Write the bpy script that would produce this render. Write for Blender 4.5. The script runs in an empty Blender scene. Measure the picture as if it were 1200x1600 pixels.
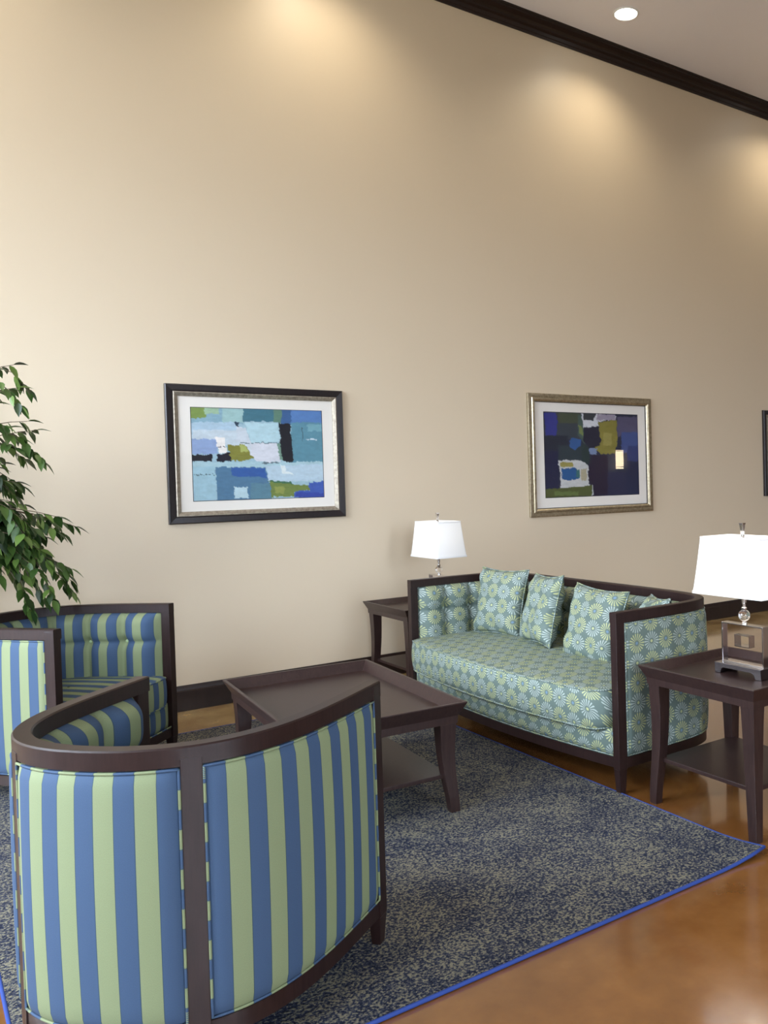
import bpy, bmesh, math, random
from mathutils import Vector, Matrix
PI = math.pi
SC = bpy.context.scene
COL = SC.collection
random.seed(7)

# ------------------------------------------------------------------ camera
F, CX, CY, EYE = 1355.27, 901.94, 778.97, 1.45
R = [[0.78719, -0.03327, 0.61682], [-0.61611, -0.00010, 0.78766], [-0.02614, -0.99945, -0.02057]]
RZ = Matrix(R).to_3x3()
cam_d = bpy.data.cameras.new('camera')
cam = bpy.data.objects.new('camera', cam_d)
COL.objects.link(cam)
right = Vector((R[0][0], R[1][0], R[2][0])).normalized()
fwd = Vector((R[0][2], R[1][2], R[2][2]))
fwd = (fwd - right * fwd.dot(right)).normalized()
up = right.cross(fwd)
cam.matrix_world = Matrix(((right.x, up.x, -fwd.x, 0), (right.y, up.y, -fwd.y, 0), (right.z, up.z, -fwd.z, EYE), (0, 0, 0, 1)))
cam_d.sensor_fit = 'HORIZONTAL'
cam_d.sensor_width = 36.0
cam_d.lens = F / 1200 * 36.0
cam_d.shift_x = (600 - CX) / 1200
cam_d.shift_y = (CY - 800) / 1200
cam_d.clip_start = 0.05
cam_d.clip_end = 200
SC.camera = cam

# ------------------------------------------------------------------ light and exposure
SKY_STRENGTH = 27.5
SPOT_POWER = 62.0
LAMP_POWER = 2.5
SC.view_settings.view_transform = 'Standard'
SC.view_settings.look = 'None'
SC.view_settings.gamma = 1.0
SC.view_settings.exposure = 0.0
SC.view_settings.use_curve_mapping = False

# room extents
WY = 6.111          # the long wall with the pictures
XL, XR = -3.4, 17.0
YB = -5.0
CZ = 5.415          # ceiling height

world = bpy.data.worlds.new('sky')
SC.world = world
world.use_nodes = True
wn = world.node_tree
wn.nodes.clear()
wo = wn.nodes.new('ShaderNodeOutputWorld')
wb = wn.nodes.new('ShaderNodeBackground')
wt = wn.nodes.new('ShaderNodeTexCoord')
ws = wn.nodes.new('ShaderNodeSeparateXYZ')
wr = wn.nodes.new('ShaderNodeValToRGB')
wr.color_ramp.elements[0].position = 0.0
wr.color_ramp.elements[0].color = (0.16, 0.17, 0.15, 1)
wr.color_ramp.elements[1].position = 0.06
wr.color_ramp.elements[1].color = (0.74, 0.85, 1.0, 1)
wn.links.new(wt.outputs['Generated'], ws.inputs[0])
wn.links.new(ws.outputs['Z'], wr.inputs[0])
wn.links.new(wr.outputs[0], wb.inputs['Color'])
wb.inputs['Strength'].default_value = SKY_STRENGTH
wn.links.new(wb.outputs[0], wo.inputs[0])

# window openings: (wall, centre along wall, width, z0, z1)
WINS = [('L', 0.8, 1.1, 2.0, 5.1), ('L', 3.0, 1.7, 1.2, 5.1), ('L', 5.0, 1.7, 0.9, 5.1),
        ('B', -1.2, 1.6, 1.0, 4.2), ('B', 2.2, 1.6, 1.0, 4.2)]
for (w, c, wd, z0, z1) in WINS:
    ld = bpy.data.lights.new('window_portal', 'AREA')
    ld.shape = 'RECTANGLE'
    ld.size, ld.size_y = wd, z1 - z0
    ld.cycles.is_portal = True
    lo = bpy.data.objects.new('window_portal', ld)
    COL.objects.link(lo)
    zc = (z0 + z1) / 2
    if w == 'L':
        lo.location = (XL - 0.02, c, zc); lo.rotation_euler = (PI / 2, 0, -PI / 2)
    else:
        lo.location = (c, YB - 0.02, zc); lo.rotation_euler = (PI / 2, 0, 0)
    lo.rotation_euler = Vector((1, 0, 0) if w == 'L' else (0, 1, 0)).to_track_quat('-Z', 'Y').to_euler()

# ------------------------------------------------------------------ helpers
def tag(o, label=None, cat=None, group=None, kind=None):
    if label: o['label'] = label
    if cat: o['category'] = cat
    if group: o['group'] = group
    if kind: o['kind'] = kind
    return o

def empty(name, loc, rz=0.0, label=None, cat=None, group=None):
    o = bpy.data.objects.new(name, None)
    COL.objects.link(o)
    o.location = loc; o.rotation_euler = (0, 0, rz)
    o.empty_display_size = 0.1
    return tag(o, label, cat, group)

class MB:
    """mesh builder: verts, faces, one uv per vertex (metres)"""
    def __init__(s): s.v = []; s.f = []; s.uv = []; s.col = None
    def add(s, vs, fs, uvs=None):
        b = len(s.v); s.v += [tuple(p) for p in vs]
        s.f += [tuple(b + i for i in f) for f in fs]
        s.uv += list(uvs) if uvs else [(p[0] + p[1], p[2]) for p in vs]
    def grid(s, rows, uvs=None, closed_u=False, closed_v=False):
        n, m = len(rows), len(rows[0])
        vs = [p for r in rows for p in r]
        fs = []
        for i in range(n if closed_v else n - 1):
            for j in range(m if closed_u else m - 1):
                a, b = i * m + j, i * m + (j + 1) % m
                c, d = ((i + 1) % n) * m + (j + 1) % m, ((i + 1) % n) * m + j
                fs.append((a, b, c, d))
        s.add(vs, fs, [q for r in uvs for q in r] if uvs else None)
    def box(s, x0, x1, y0, y1, z0, z1):
        s.hexa([(x0, y0), (x1, y0), (x1, y1), (x0, y1)], z0, [(x0, y0), (x1, y0), (x1, y1), (x0, y1)], z1)
    def hexa(s, b, z0, t, z1):
        """frustum between two quads"""
        s.loft([(b, z0), (t, z1)])
    def loft(s, secs):
        n = len(secs[0][0]); vs = []
        for (pts, z) in secs: vs += [(p[0], p[1], z) for p in pts]
        fs = [tuple(reversed(range(n))), tuple((len(secs) - 1) * n + i for i in range(n))]
        for k in range(len(secs) - 1):
            for i in range(n):
                j = (i + 1) % n
                fs.append((k * n + i, k * n + j, (k + 1) * n + j, (k + 1) * n + i))
        s.add(vs, fs)
    def tube(s, pts, r, closed=False, n=6, caps=True, us=None):
        P = [Vector(p) for p in pts]; N = len(P); rows = []; uvs = []; L = 0
        prev = None
        for i in range(N):
            a = P[(i - 1) % N] if (closed or i > 0) else P[i]
            b = P[(i + 1) % N] if (closed or i < N - 1) else P[i]
            t = (b - a).normalized() if (b - a).length > 1e-9 else Vector((0, 0, 1))
            if prev is None:
                u = t.cross(Vector((0, 0, 1)))
                if u.length < .1: u = t.cross(Vector((1, 0, 0)))
            else: u = prev - t * prev.dot(t)
            u.normalize(); prev = u; w = t.cross(u)
            rr = r[i] if isinstance(r, (list, tuple)) else r
            if i: L += (P[i] - P[i - 1]).length
            rows.append([P[i] + (u * math.cos(2 * PI * k / n) + w * math.sin(2 * PI * k / n)) * rr for k in range(n)])
            uvs.append([(us[i] if us else L, k / n * .03) for k in range(n)])
        s.grid(rows, uvs, closed_u=True, closed_v=closed)
        if caps and not closed:
            b = len(s.v) - N * n
            s.f.append(tuple(reversed(range(b, b + n))))
            s.f.append(tuple(range(b + (N - 1) * n, b + N * n)))
    def lathe(s, prof, n=24, c=(0, 0, 0)):
        rows = [[(c[0] + r * math.cos(2 * PI * k / n), c[1] + r * math.sin(2 * PI * k / n), c[2] + z) for k in range(n)] for (r, z) in prof]
        s.grid(rows, None, closed_u=True)
    def build(s, name, mat, parent=None, smooth=False, bevel=0.0, angle=None, merge=0.0):
        me = bpy.data.meshes.new(name)
        me.from_pydata(s.v, [], s.f)
        uvl = me.uv_layers.new(name='UVMap')
        for lp in me.loops: uvl.data[lp.index].uv = s.uv[lp.vertex_index]
        bm = bmesh.new(); bm.from_mesh(me)
        if merge: bmesh.ops.remove_doubles(bm, verts=bm.verts, dist=merge)
        bmesh.ops.recalc_face_normals(bm, faces=bm.faces)
        bm.to_mesh(me); bm.free()
        me.materials.append(mat)
        for p in me.polygons: p.use_smooth = smooth
        if smooth and angle is not None: me.set_sharp_from_angle(angle=math.radians(angle))
        o = bpy.data.objects.new(name, me); COL.objects.link(o)
        if parent: o.parent = parent
        if bevel:
            m = o.modifiers.new('bevel', 'BEVEL'); m.width = bevel; m.segments = 2; m.limit_method = 'ANGLE'; m.angle_limit = math.radians(40)
            m.harden_normals = False
        return o

def copy_tree(o, parent=None):
    c = o.copy(); COL.objects.link(c)
    if parent: c.parent = parent
    for ch in list(o.children): copy_tree(ch, c)
    return c

# ------------------------------------------------------------------ materials
def new_mat(name):
    m = bpy.data.materials.new(name); m.use_nodes = True
    nt = m.node_tree; b = nt.nodes['Principled BSDF']
    return m, nt, b

def nd(nt, t, **kw):
    n = nt.nodes.new(t)
    for k, v in kw.items(): setattr(n, k, v)
    return n

def ramp(nt, stops, interp='LINEAR'):
    r = nd(nt, 'ShaderNodeValToRGB'); r.color_ramp.interpolation = interp
    e = r.color_ramp.elements
    while len(e) < len(stops): e.new(0.5)
    for i, (p, c) in enumerate(stops):
        e[i].position = p; e[i].color = (*c, 1) if len(c) == 3 else c
    return r

def math_n(nt, op, a, b=None, c=None):
    n = nd(nt, 'ShaderNodeMath', operation=op)
    for i, x in enumerate((a, b, c)):
        if x is None: continue
        if isinstance(x, (int, float)): n.inputs[i].default_value = x
        else: nt.links.new(x, n.inputs[i])
    return n.outputs[0]

def mixc(nt, f, a, b):
    n = nd(nt, 'ShaderNodeMix', data_type='RGBA')
    for s, x in ((n.inputs['Factor'], f), (n.inputs['A'], a), (n.inputs['B'], b)):
        if isinstance(x, (int, float)): s.default_value = x
        elif isinstance(x, tuple): s.default_value = (*x, 1)
        else: nt.links.new(x, s)
    return n.outputs['Result']

def bump(nt, b, h, strength=.3, dist=.002):
    n = nd(nt, 'ShaderNodeBump'); n.inputs['Strength'].default_value = strength; n.inputs['Distance'].default_value = dist
    nt.links.new(h, n.inputs['Height']); nt.links.new(n.outputs[0], b.inputs['Normal'])

def noise(nt, scale, detail=4, rough=.6, vec=None, kind='object'):
    n = nd(nt, 'ShaderNodeTexNoise'); n.inputs['Scale'].default_value = scale
    n.inputs['Detail'].default_value = detail; n.inputs['Roughness'].default_value = rough
    if vec is None:
        t = nd(nt, 'ShaderNodeTexCoord'); vec = t.outputs['Object']
    nt.links.new(vec, n.inputs['Vector'])
    return n

def plain(name, col, rough=.5, metal=0.0, spec=.5, coat=0.0):
    m, nt, b = new_mat(name)
    b.inputs['Base Color'].default_value = (*col, 1)
    b.inputs['Roughness'].default_value = rough; b.inputs['Metallic'].default_value = metal
    b.inputs['Specular IOR Level'].default_value = spec; b.inputs['Coat Weight'].default_value = coat
    return m

def wall_mat(name, col, sc=90):
    m, nt, b = new_mat(name)
    n = noise(nt, sc, 6, .7); n2 = noise(nt, 1.3, 2, .5)
    c = mixc(nt, math_n(nt, 'MULTIPLY', n2.outputs['Fac'], .5), col, tuple(x * .93 for x in col))
    nt.links.new(c, b.inputs['Base Color'])
    b.inputs['Roughness'].default_value = .42; b.inputs['Specular IOR Level'].default_value = .5
    bump(nt, b, n.outputs['Fac'], .25, .002)
    return m

M = {}
M['wall'] = wall_mat('painted_wall', (0.63, 0.525, 0.385))
M['ceiling'] = wall_mat('painted_ceiling', (0.92, 0.90, 0.95), 60)
M['offwall'] = wall_mat('pale_wall', (0.78, 0.74, 0.68))

def wood_mat(name, c1, c2, rough=.33, scale=1.0):
    m, nt, b = new_mat(name)
    t = nd(nt, 'ShaderNodeTexCoord'); mp = nd(nt, 'ShaderNodeMapping'); mp.inputs['Scale'].default_value = (14 * scale, 14 * scale, 1.6 * scale)
    nt.links.new(t.outputs['Object'], mp.inputs[0])
    n = noise(nt, 6, 8, .65, mp.outputs[0])
    r = ramp(nt, [(.3, c1), (.7, c2)]); nt.links.new(n.outputs['Fac'], r.inputs[0])
    nt.links.new(r.outputs[0], b.inputs['Base Color'])
    b.inputs['Roughness'].default_value = rough
    b.inputs['Specular IOR Level'].default_value = .38
    bump(nt, b, n.outputs['Fac'], .06, .001)
    return m
M['wood'] = wood_mat('espresso_wood', (.012, .0050, .0045), (.024, .011, .010), .38)
M['table_wood'] = wood_mat('espresso_table_wood', (.018, .0085, .008), (.036, .019, .016), .36)
M['trim'] = wood_mat('dark_trim_wood', (.012, .006, .005), (.02, .010, .008), .4, .4)

def floor_mat():
    m, nt, b = new_mat('stained_concrete')
    n1 = noise(nt, .9, 8, .62); n2 = noise(nt, 4.0, 5, .55)
    f = math_n(nt, 'ADD', math_n(nt, 'MULTIPLY', n1.outputs['Fac'], .65), math_n(nt, 'MULTIPLY', n2.outputs['Fac'], .35))
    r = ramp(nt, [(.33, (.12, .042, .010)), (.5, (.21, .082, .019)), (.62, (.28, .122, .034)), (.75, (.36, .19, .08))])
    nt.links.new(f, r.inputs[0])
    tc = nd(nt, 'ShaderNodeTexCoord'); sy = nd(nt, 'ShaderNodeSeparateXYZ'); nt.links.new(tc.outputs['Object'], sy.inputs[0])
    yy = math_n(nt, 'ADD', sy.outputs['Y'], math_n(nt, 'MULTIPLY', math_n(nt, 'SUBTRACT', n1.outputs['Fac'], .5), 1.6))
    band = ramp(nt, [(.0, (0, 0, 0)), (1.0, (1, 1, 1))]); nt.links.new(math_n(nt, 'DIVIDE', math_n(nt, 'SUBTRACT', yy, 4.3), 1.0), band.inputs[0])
    wall_reflection = ramp(nt, [(.35, (.30, .17, .055)), (.65, (.50, .34, .14))]); nt.links.new(n2.outputs['Fac'], wall_reflection.inputs[0])  # lighter gold towards the long wall: its reflection painted into the floor colour
    nt.links.new(mixc(nt, band.outputs[0], r.outputs[0], wall_reflection.outputs[0]), b.inputs['Base Color'])
    rr = math_n(nt, 'MULTIPLY_ADD', n2.outputs['Fac'], .16, .12)
    nt.links.new(rr, b.inputs['Roughness'])
    b.inputs['Specular IOR Level'].default_value = .6
    b.inputs['Coat Weight'].default_value = 1.0; b.inputs['Coat Roughness'].default_value = .10; b.inputs['Coat IOR'].default_value = 1.45
    return m
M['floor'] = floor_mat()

def rug_mat():
    m, nt, b = new_mat('mottled_rug')
    n1 = noise(nt, 110, 2, .6); n2 = noise(nt, 4.5, 3, .6); n3 = noise(nt, 210, 1, .5)
    f = math_n(nt, 'ADD', n1.outputs['Fac'], math_n(nt, 'MULTIPLY', math_n(nt, 'SUBTRACT', n2.outputs['Fac'], .5), .28))
    f = math_n(nt, 'ADD', f, math_n(nt, 'MULTIPLY', math_n(nt, 'SUBTRACT', n3.outputs['Fac'], .5), .35))
    r = ramp(nt, [(.34, (.014, .017, .032)), (.46, (.034, .042, .072)), (.53, (.092, .090, .086)), (.62, (.215, .20, .145))])
    nt.links.new(f, r.inputs[0])
    nt.links.new(r.outputs[0], b.inputs['Base Color'])
    b.inputs['Roughness'].default_value = .95; b.inputs['Specular IOR Level'].default_value = .1
    bump(nt, b, n1.outputs['Fac'], .8, .006)
    return m
M['rug'] = rug_mat()
M['binding'] = plain('blue_binding', (.03, .06, .24), .8, spec=.2)

def stripe_mat():
    m, nt, b = new_mat('striped_fabric')
    uv = nd(nt, 'ShaderNodeUVMap'); sp = nd(nt, 'ShaderNodeSeparateXYZ'); nt.links.new(uv.outputs[0], sp.inputs[0])
    fr = math_n(nt, 'FRACT', math_n(nt, 'DIVIDE', sp.outputs['X'], .097))
    blue, green, edge = (.042, .076, .140), (.192, .228, .122), (.035, .065, .09)
    r = ramp(nt, [(0, edge), (.02, blue), (.485, edge), (.505, green)], 'CONSTANT')
    nt.links.new(fr, r.inputs[0])
    mp = nd(nt, 'ShaderNodeMapping'); mp.inputs['Scale'].default_value = (700, 500, 1); nt.links.new(uv.outputs[0], mp.inputs[0])
    n = noise(nt, 1, 2, .6, mp.outputs[0])
    g = math_n(nt, 'MULTIPLY_ADD', n.outputs['Fac'], .5, .75)
    mx = nd(nt, 'ShaderNodeMix', data_type='RGBA', blend_type='MULTIPLY'); mx.inputs['Factor'].default_value = 1
    nt.links.new(r.outputs[0], mx.inputs['A'])
    cb = nd(nt, 'ShaderNodeCombineColor'); [nt.links.new(g, cb.inputs[i]) for i in range(3)]
    nt.links.new(cb.outputs[0], mx.inputs['B'])
    nt.links.new(mx.outputs['Result'], b.inputs['Base Color'])
    b.inputs['Roughness'].default_value = .75; b.inputs['Specular IOR Level'].default_value = .25
    bump(nt, b, n.outputs['Fac'], .15, .001)
    return m
M['stripe'] = stripe_mat()

def star_mat(cell=.092):
    m, nt, b = new_mat('starburst_fabric')
    uv = nd(nt, 'ShaderNodeUVMap'); sp = nd(nt, 'ShaderNodeSeparateXYZ'); nt.links.new(uv.outputs[0], sp.inputs[0])
    X = math_n(nt, 'DIVIDE', sp.outputs['X'], cell); Y = math_n(nt, 'DIVIDE', sp.outputs['Y'], cell)
    fx = math_n(nt, 'SUBTRACT', math_n(nt, 'FRACT', X), .5); fy = math_n(nt, 'SUBTRACT', math_n(nt, 'FRACT', Y), .5)
    ix = math_n(nt, 'FLOOR', X); iy = math_n(nt, 'FLOOR', Y)
    chk = math_n(nt, 'FLOORED_MODULO', math_n(nt, 'ADD', ix, iy), 2.0)
    rad = math_n(nt, 'SQRT', math_n(nt, 'ADD', math_n(nt, 'MULTIPLY', fx, fx), math_n(nt, 'MULTIPLY', fy, fy)))
    ang = math_n(nt, 'ARCTAN2', fy, fx)
    cs = math_n(nt, 'COSINE', math_n(nt, 'MULTIPLY', ang, 18.0))
    # petals: spokes that widen outwards, with round ends
    spoke = math_n(nt, 'GREATER_THAN', cs, math_n(nt, 'MULTIPLY_ADD', rad, -.9, .42))
    lim = math_n(nt, 'MULTIPLY_ADD', cs, .035, .465)
    inr = math_n(nt, 'LESS_THAN', rad, lim); out = math_n(nt, 'GREATER_THAN', rad, .15)
    petal = math_n(nt, 'MULTIPLY', math_n(nt, 'MULTIPLY', spoke, inr), out)
    dot = math_n(nt, 'LESS_THAN', rad, .075)
    pale, lime, bg = (.33, .385, .35), (.39, .41, .19), (.095, .130, .115)
    pc = mixc(nt, chk, pale, lime); dc = mixc(nt, chk, lime, (.12, .20, .30))
    c = mixc(nt, petal, bg, pc); c = mixc(nt, dot, c, dc)
    mp = nd(nt, 'ShaderNodeMapping'); mp.inputs['Scale'].default_value = (600, 600, 1); nt.links.new(uv.outputs[0], mp.inputs[0])
    n = noise(nt, 1, 2, .6, mp.outputs[0])
    c = mixc(nt, math_n(nt, 'MULTIPLY', n.outputs['Fac'], .22), c, (.20, .27, .25))
    nt.links.new(c, b.inputs['Base Color'])
    b.inputs['Roughness'].default_value = .6; b.inputs['Specular IOR Level'].default_value = .3
    return m
M['star'] = star_mat()
M['chrome'] = plain('polished_nickel', (.72, .70, .70), .14, 1.0)
M['darkmetal'] = plain('dark_nickel', (.30, .28, .30), .25, 1.0)
M['button'] = plain('fabric_button', (.3, .38, .32), .7)

def glass_mat(name, col=(1, 1, 1), ior=1.47, rough=0.0):
    m, nt, b = new_mat(name)
    b.inputs['Base Color'].default_value = (*col, 1); b.inputs['Transmission Weight'].default_value = 1
    b.inputs['Roughness'].default_value = rough; b.inputs['IOR'].default_value = ior
    return m
M['crystal'] = glass_mat('crystal', (1, 1, 1), 1.5)
M['acrylic'] = glass_mat('clear_acrylic', (.93, .91, .95), 1.12)

def pane_mat():
    m = bpy.data.materials.new('window_glass'); m.use_nodes = True; nt = m.node_tree; nt.nodes.clear()
    o = nd(nt, 'ShaderNodeOutputMaterial'); mx = nd(nt, 'ShaderNodeMixShader')
    t = nd(nt, 'ShaderNodeBsdfTransparent'); g = nd(nt, 'ShaderNodeBsdfGlossy'); g.inputs['Roughness'].default_value = .01
    f = nd(nt, 'ShaderNodeFresnel'); f.inputs['IOR'].default_value = 1.5
    gm = nd(nt, 'ShaderNodeNewGeometry')
    ff = math_n(nt, 'MULTIPLY', f.outputs[0], math_n(nt, 'SUBTRACT', 1.0, gm.outputs['Backfacing']))
    nt.links.new(ff, mx.inputs[0]); nt.links.new(t.outputs[0], mx.inputs[1]); nt.links.new(g.outputs[0], mx.inputs[2])
    nt.links.new(mx.outputs[0], o.inputs[0])
    return m
M['pane'] = pane_mat()

def shade_mat():
    m = bpy.data.materials.new('lamp_shade_linen'); m.use_nodes = True; nt = m.node_tree; nt.nodes.clear()
    o = nd(nt, 'ShaderNodeOutputMaterial'); mx = nd(nt, 'ShaderNodeMixShader'); mx.inputs[0].default_value = .45
    d = nd(nt, 'ShaderNodeBsdfDiffuse'); t = nd(nt, 'ShaderNodeBsdfTranslucent')
    d.inputs[0].default_value = (.92, .92, .92, 1); t.inputs[0].default_value = (.93, .92, .90, 1)
    nt.links.new(d.outputs[0], mx.inputs[1]); nt.links.new(t.outputs[0], mx.inputs[2]); nt.links.new(mx.outputs[0], o.inputs[0])
    return m
M['shade'] = shade_mat()

def emit_mat(name, col, s):
    m = bpy.data.materials.new(name); m.use_nodes = True; nt = m.node_tree; nt.nodes.clear()
    o = nd(nt, 'ShaderNodeOutputMaterial'); e = nd(nt, 'ShaderNodeEmission')
    e.inputs[0].default_value = (*col, 1); e.inputs[1].default_value = s
    nt.links.new(e.outputs[0], o.inputs[0]); return m
M['lens'] = emit_mat('downlight_lens', (1, .97, .9), 14)
M['bulb'] = emit_mat('lit_bulb', (1, .9, .75), 12)
M['dim_bulb'] = emit_mat('dim_bulb', (1, .9, .75), 3)
M['sconce_glow'] = emit_mat('sconce_glow', (1, .80, .52), 30)
M['white_trim'] = plain('white_metal', (.8, .79, .77), .4)
M['mat_board'] = plain('mat_board', (.82, .78, .72), .8, spec=.2)
M['black_frame'] = wood_mat('black_frame_wood', (.010, .008, .010), (.02, .014, .014), .3)

def gold_mat(name, c1, c2, rough=.35):
    m, nt, b = new_mat(name)
    n = noise(nt, 45, 6, .7)
    r = ramp(nt, [(.35, c1), (.65, c2)]); nt.links.new(n.outputs['Fac'], r.inputs[0]); nt.links.new(r.outputs[0], b.inputs['Base Color'])
    b.inputs['Metallic'].default_value = .75; b.inputs['Roughness'].default_value = rough
    return m
M['champagne'] = gold_mat('champagne_leaf', (.28, .23, .15), (.48, .41, .28), .33)
M['silver'] = gold_mat('silver_leaf', (.30, .26, .21), (.52, .47, .38), .36)

# ------------------------------------------------------------------ the room
def struct(mb, name, mat, **kw):
    o = mb.build(name, mat, **kw); o['kind'] = 'structure'; return o

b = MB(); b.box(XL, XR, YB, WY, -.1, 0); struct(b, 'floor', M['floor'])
b = MB(); b.box(XL - .2, XR + .2, YB - .2, WY + .2, CZ, CZ + .15); struct(b, 'ceiling', M['ceiling'])
b = MB(); b.box(XL - .2, XR + .2, WY, WY + .2, -.1, CZ); struct(b, 'wall_front', M['wall'])
b = MB(); b.box(XR, XR + .2, YB, WY, -.1, CZ); struct(b, 'wall_right', M['offwall'])

def holed_wall(name, lo, hi, wins, axis, pos, mat):
    """a wall along `axis` with openings, one mesh"""
    b = MB(); wins = sorted(wins)
    def bx(a0, a1, z0, z1):
        if axis == 'y': b.box(pos - .2, pos, a0, a1, z0, z1)
        else: b.box(a0, a1, pos - .2, pos, z0, z1)
    p = lo
    for (c, w, z0, z1) in wins:
        bx(p, c - w / 2, -.1, CZ); bx(c - w / 2, c + w / 2, -.1, z0); bx(c - w / 2, c + w / 2, z1, CZ); p = c + w / 2
    bx(p, hi, -.1, CZ)
    struct(b, name, mat)
holed_wall('wall_left', YB - .2, WY, [(c, w, a, z) for (s, c, w, a, z) in WINS if s == 'L'], 'y', XL, M['offwall'])
holed_wall('wall_back', XL, XR + .2, [(c, w, a, z) for (s, c, w, a, z) in WINS if s == 'B'], 'x', YB, M['offwall'])

for k, (s, c, w, z0, z1) in enumerate(WINS):
    b = MB()
    g = MB()
    def bx(mb, a0, a1, q0, q1, d0, d1):
        if s == 'L': mb.box(XL - d1, XL - d0, a0, a1, q0, q1)
        else: mb.box(a0, a1, YB - d1, YB - d0, q0, q1)
    for a in (c - w / 2, c - .02, c + w / 2 - .05): bx(b, a, a + .05, z0, z1, .06, .12)
    for q in (z0, z0 + (z1 - z0) * .68, z1 - .05): bx(b, c - w / 2, c + w / 2, q, q + .05, .06, .12)
    o = struct(b, 'window_%d' % (k + 1), M['trim'])
    bx(g, c - w / 2, c + w / 2, z0, z1, .088, .094)
    g.build('window_pane', M['pane'], o)

# base board and crown: swept profiles along the long wall
def wall_profile(name, prof, mat):
    b = MB(); rows = [[(XL, WY - d, z) for (d, z) in prof], [(XR, WY - d, z) for (d, z) in prof]]
    b.grid(rows, None); struct(b, name, mat)
wall_profile('baseboard_front', [(0, 0), (.022, 0), (.022, .13), (.017, .138), (.014, .15), (.008, .165), (0, .167)], M['trim'])
wall_profile('trim_1', [(0, 5.285), (.012, 5.285), (.016, 5.30), (.022, 5.305), (.028, 5.33), (.045, 5.345), (.05, 5.355), (.07, 5.365), (.095, 5.39), (.10, 5.40), (.115, 5.402), (.118, CZ), (0, CZ)], M['trim'])

# ------------------------------------------------------------------ ceiling downlights
def downlight(x, y, lab):
    t = empty('ceiling_downlight', (x, y, CZ), 0, lab, 'ceiling light', 'recessed downlights in a row along the long wall')
    b = MB(); b.lathe([(.098, -.001), (.112, -.003), (.112, -.008), (.098, -.010), (.094, -.004)], 40); b.build('trim_ring', M['white_trim'], t, smooth=True, angle=30)
    b = MB(); b.lathe([(.0001, -.003), (.05, -.0032), (.096, -.0035)], 40); b.build('lens', M['lens'], t)
    ld = bpy.data.lights.new('downlight_beam', 'SPOT'); ld.energy = SPOT_POWER; ld.color = (1, .87, .66)
    ld.spot_size = math.radians(138); ld.spot_blend = 1.0; ld.shadow_soft_size = .06
    lo = bpy.data.objects.new('downlight_beam', ld); COL.objects.link(lo); lo.location = (0, 0, -.06); lo.parent = t
    return t
for i, x in enumerate((-.05, 2.48, 5.01, 7.54, 10.07)):
    downlight(x, 5.56, ['recessed round downlight above the picture nearest the plant, left of the frame', 'recessed round downlight between the left picture and the crown moulding', 'lit round recessed downlight in the ceiling beside the dark crown moulding',
                        'recessed round downlight washing the wall at the right edge', 'recessed round downlight far right along the dark crown moulding'][i])

# ------------------------------------------------------------------ rug
RX0, RX1, RY0, RY1 = .19, 2.565, 2.175, 5.50
def rug():
    t = empty('area_rug', ((RX0 + RX1) / 2, (RY0 + RY1) / 2, 0), 0, 'navy and khaki mottled area rug with bright blue bound edge on the brown floor', 'rug')
    cx, cy = t.location.x, t.location.y
    def cur(x, y):   # the near right corner curls up a little
        d = max(0, .25 - math.hypot(x - RX1, y - RY0)) / .25
        return .022 * d * d
    b = MB(); nx, ny = 48, 64
    for zz in (.012, .002):
        rows = []
        for i in range(nx + 1):
            x = RX0 + (RX1 - RX0) * i / nx
            rows.append([(x - cx, (RY0 + (RY1 - RY0) * j / ny) - cy, zz + cur(x, RY0 + (RY1 - RY0) * j / ny)) for j in range(ny + 1)])
        b.grid(rows)
    b.build('pile', M['rug'], t, smooth=True)
    b = MB(); pts = []
    n = 30
    for i in range(n): pts.append((RX0 + (RX1 - RX0) * i / n, RY0))
    for i in range(n): pts.append((RX1, RY0 + (RY1 - RY0) * i / n))
    for i in range(n): pts.append((RX1 - (RX1 - RX0) * i / n, RY1))
    for i in range(n): pts.append((RX0, RY1 - (RY1 - RY0) * i / n))
    b.tube([(x - cx, y - cy, .0075 + cur(x, y)) for x, y in pts], .0065, closed=True, n=8)
    b.build('edge_binding', M['binding'], t, smooth=True)
rug()
RUGZ = .012

# ------------------------------------------------------------------ D-shaped tub seating (chairs and sofa share the construction)
def plan(w, D, p, q, TC, n=160):
    """outline from the right front end round the back to the left front end, resampled by arc length (front faces +x)"""
    raw = []
    for i in range(2 * n + 1):
        t = i / n if i <= n else 2 - i / n
        u = math.sin(t * PI / 2)
        y = w * (1 - TC * u) * max(0, 1 - u ** p) ** (1 / q)
        raw.append(Vector((-D * u, -y if i <= n else y)))
    L = [0]
    for a, c in zip(raw, raw[1:]): L.append(L[-1] + (c - a).length)
    class O: pass
    o = O(); o.L = L[-1]; o.raw = raw; o.cum = L
    def at(s):
        s = min(max(s, 0), o.L)
        lo, hi = 0, len(L) - 1
        while hi - lo > 1:
            m = (lo + hi) // 2
            if L[m] <= s: lo = m
            else: hi = m
        f = (s - L[lo]) / max(1e-9, L[hi] - L[lo])
        return raw[lo].lerp(raw[hi], f)
    def pn(s, e=.02):
        a, c = at(s - e), at(s + e); t = (c - a).normalized()
        return at(s), Vector((-t.y, t.x))       # point, outward normal
    o.at, o.pn = at, pn
    return o

def sweep(b, P, s0, s1, prof, n):
    """prof: list of (outward offset, z); closed section with caps"""
    rows = []
    for i in range(n + 1):
        s = s0 + (s1 - s0) * i / n; p, nn = P.pn(s)
        rows.append([(p.x + nn.x * d, p.y + nn.y * d, z) for d, z in prof])
    k = len(prof); base = len(b.v)
    b.grid(rows, None, closed_u=True)
    b.f.append(tuple(base + j for j in range(k))); b.f.append(tuple(base + n * k + j for j in reversed(range(k))))

def sbump(a, e=.5): return max(0.0, math.sin(PI * min(1, max(0, a)))) ** e

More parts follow.
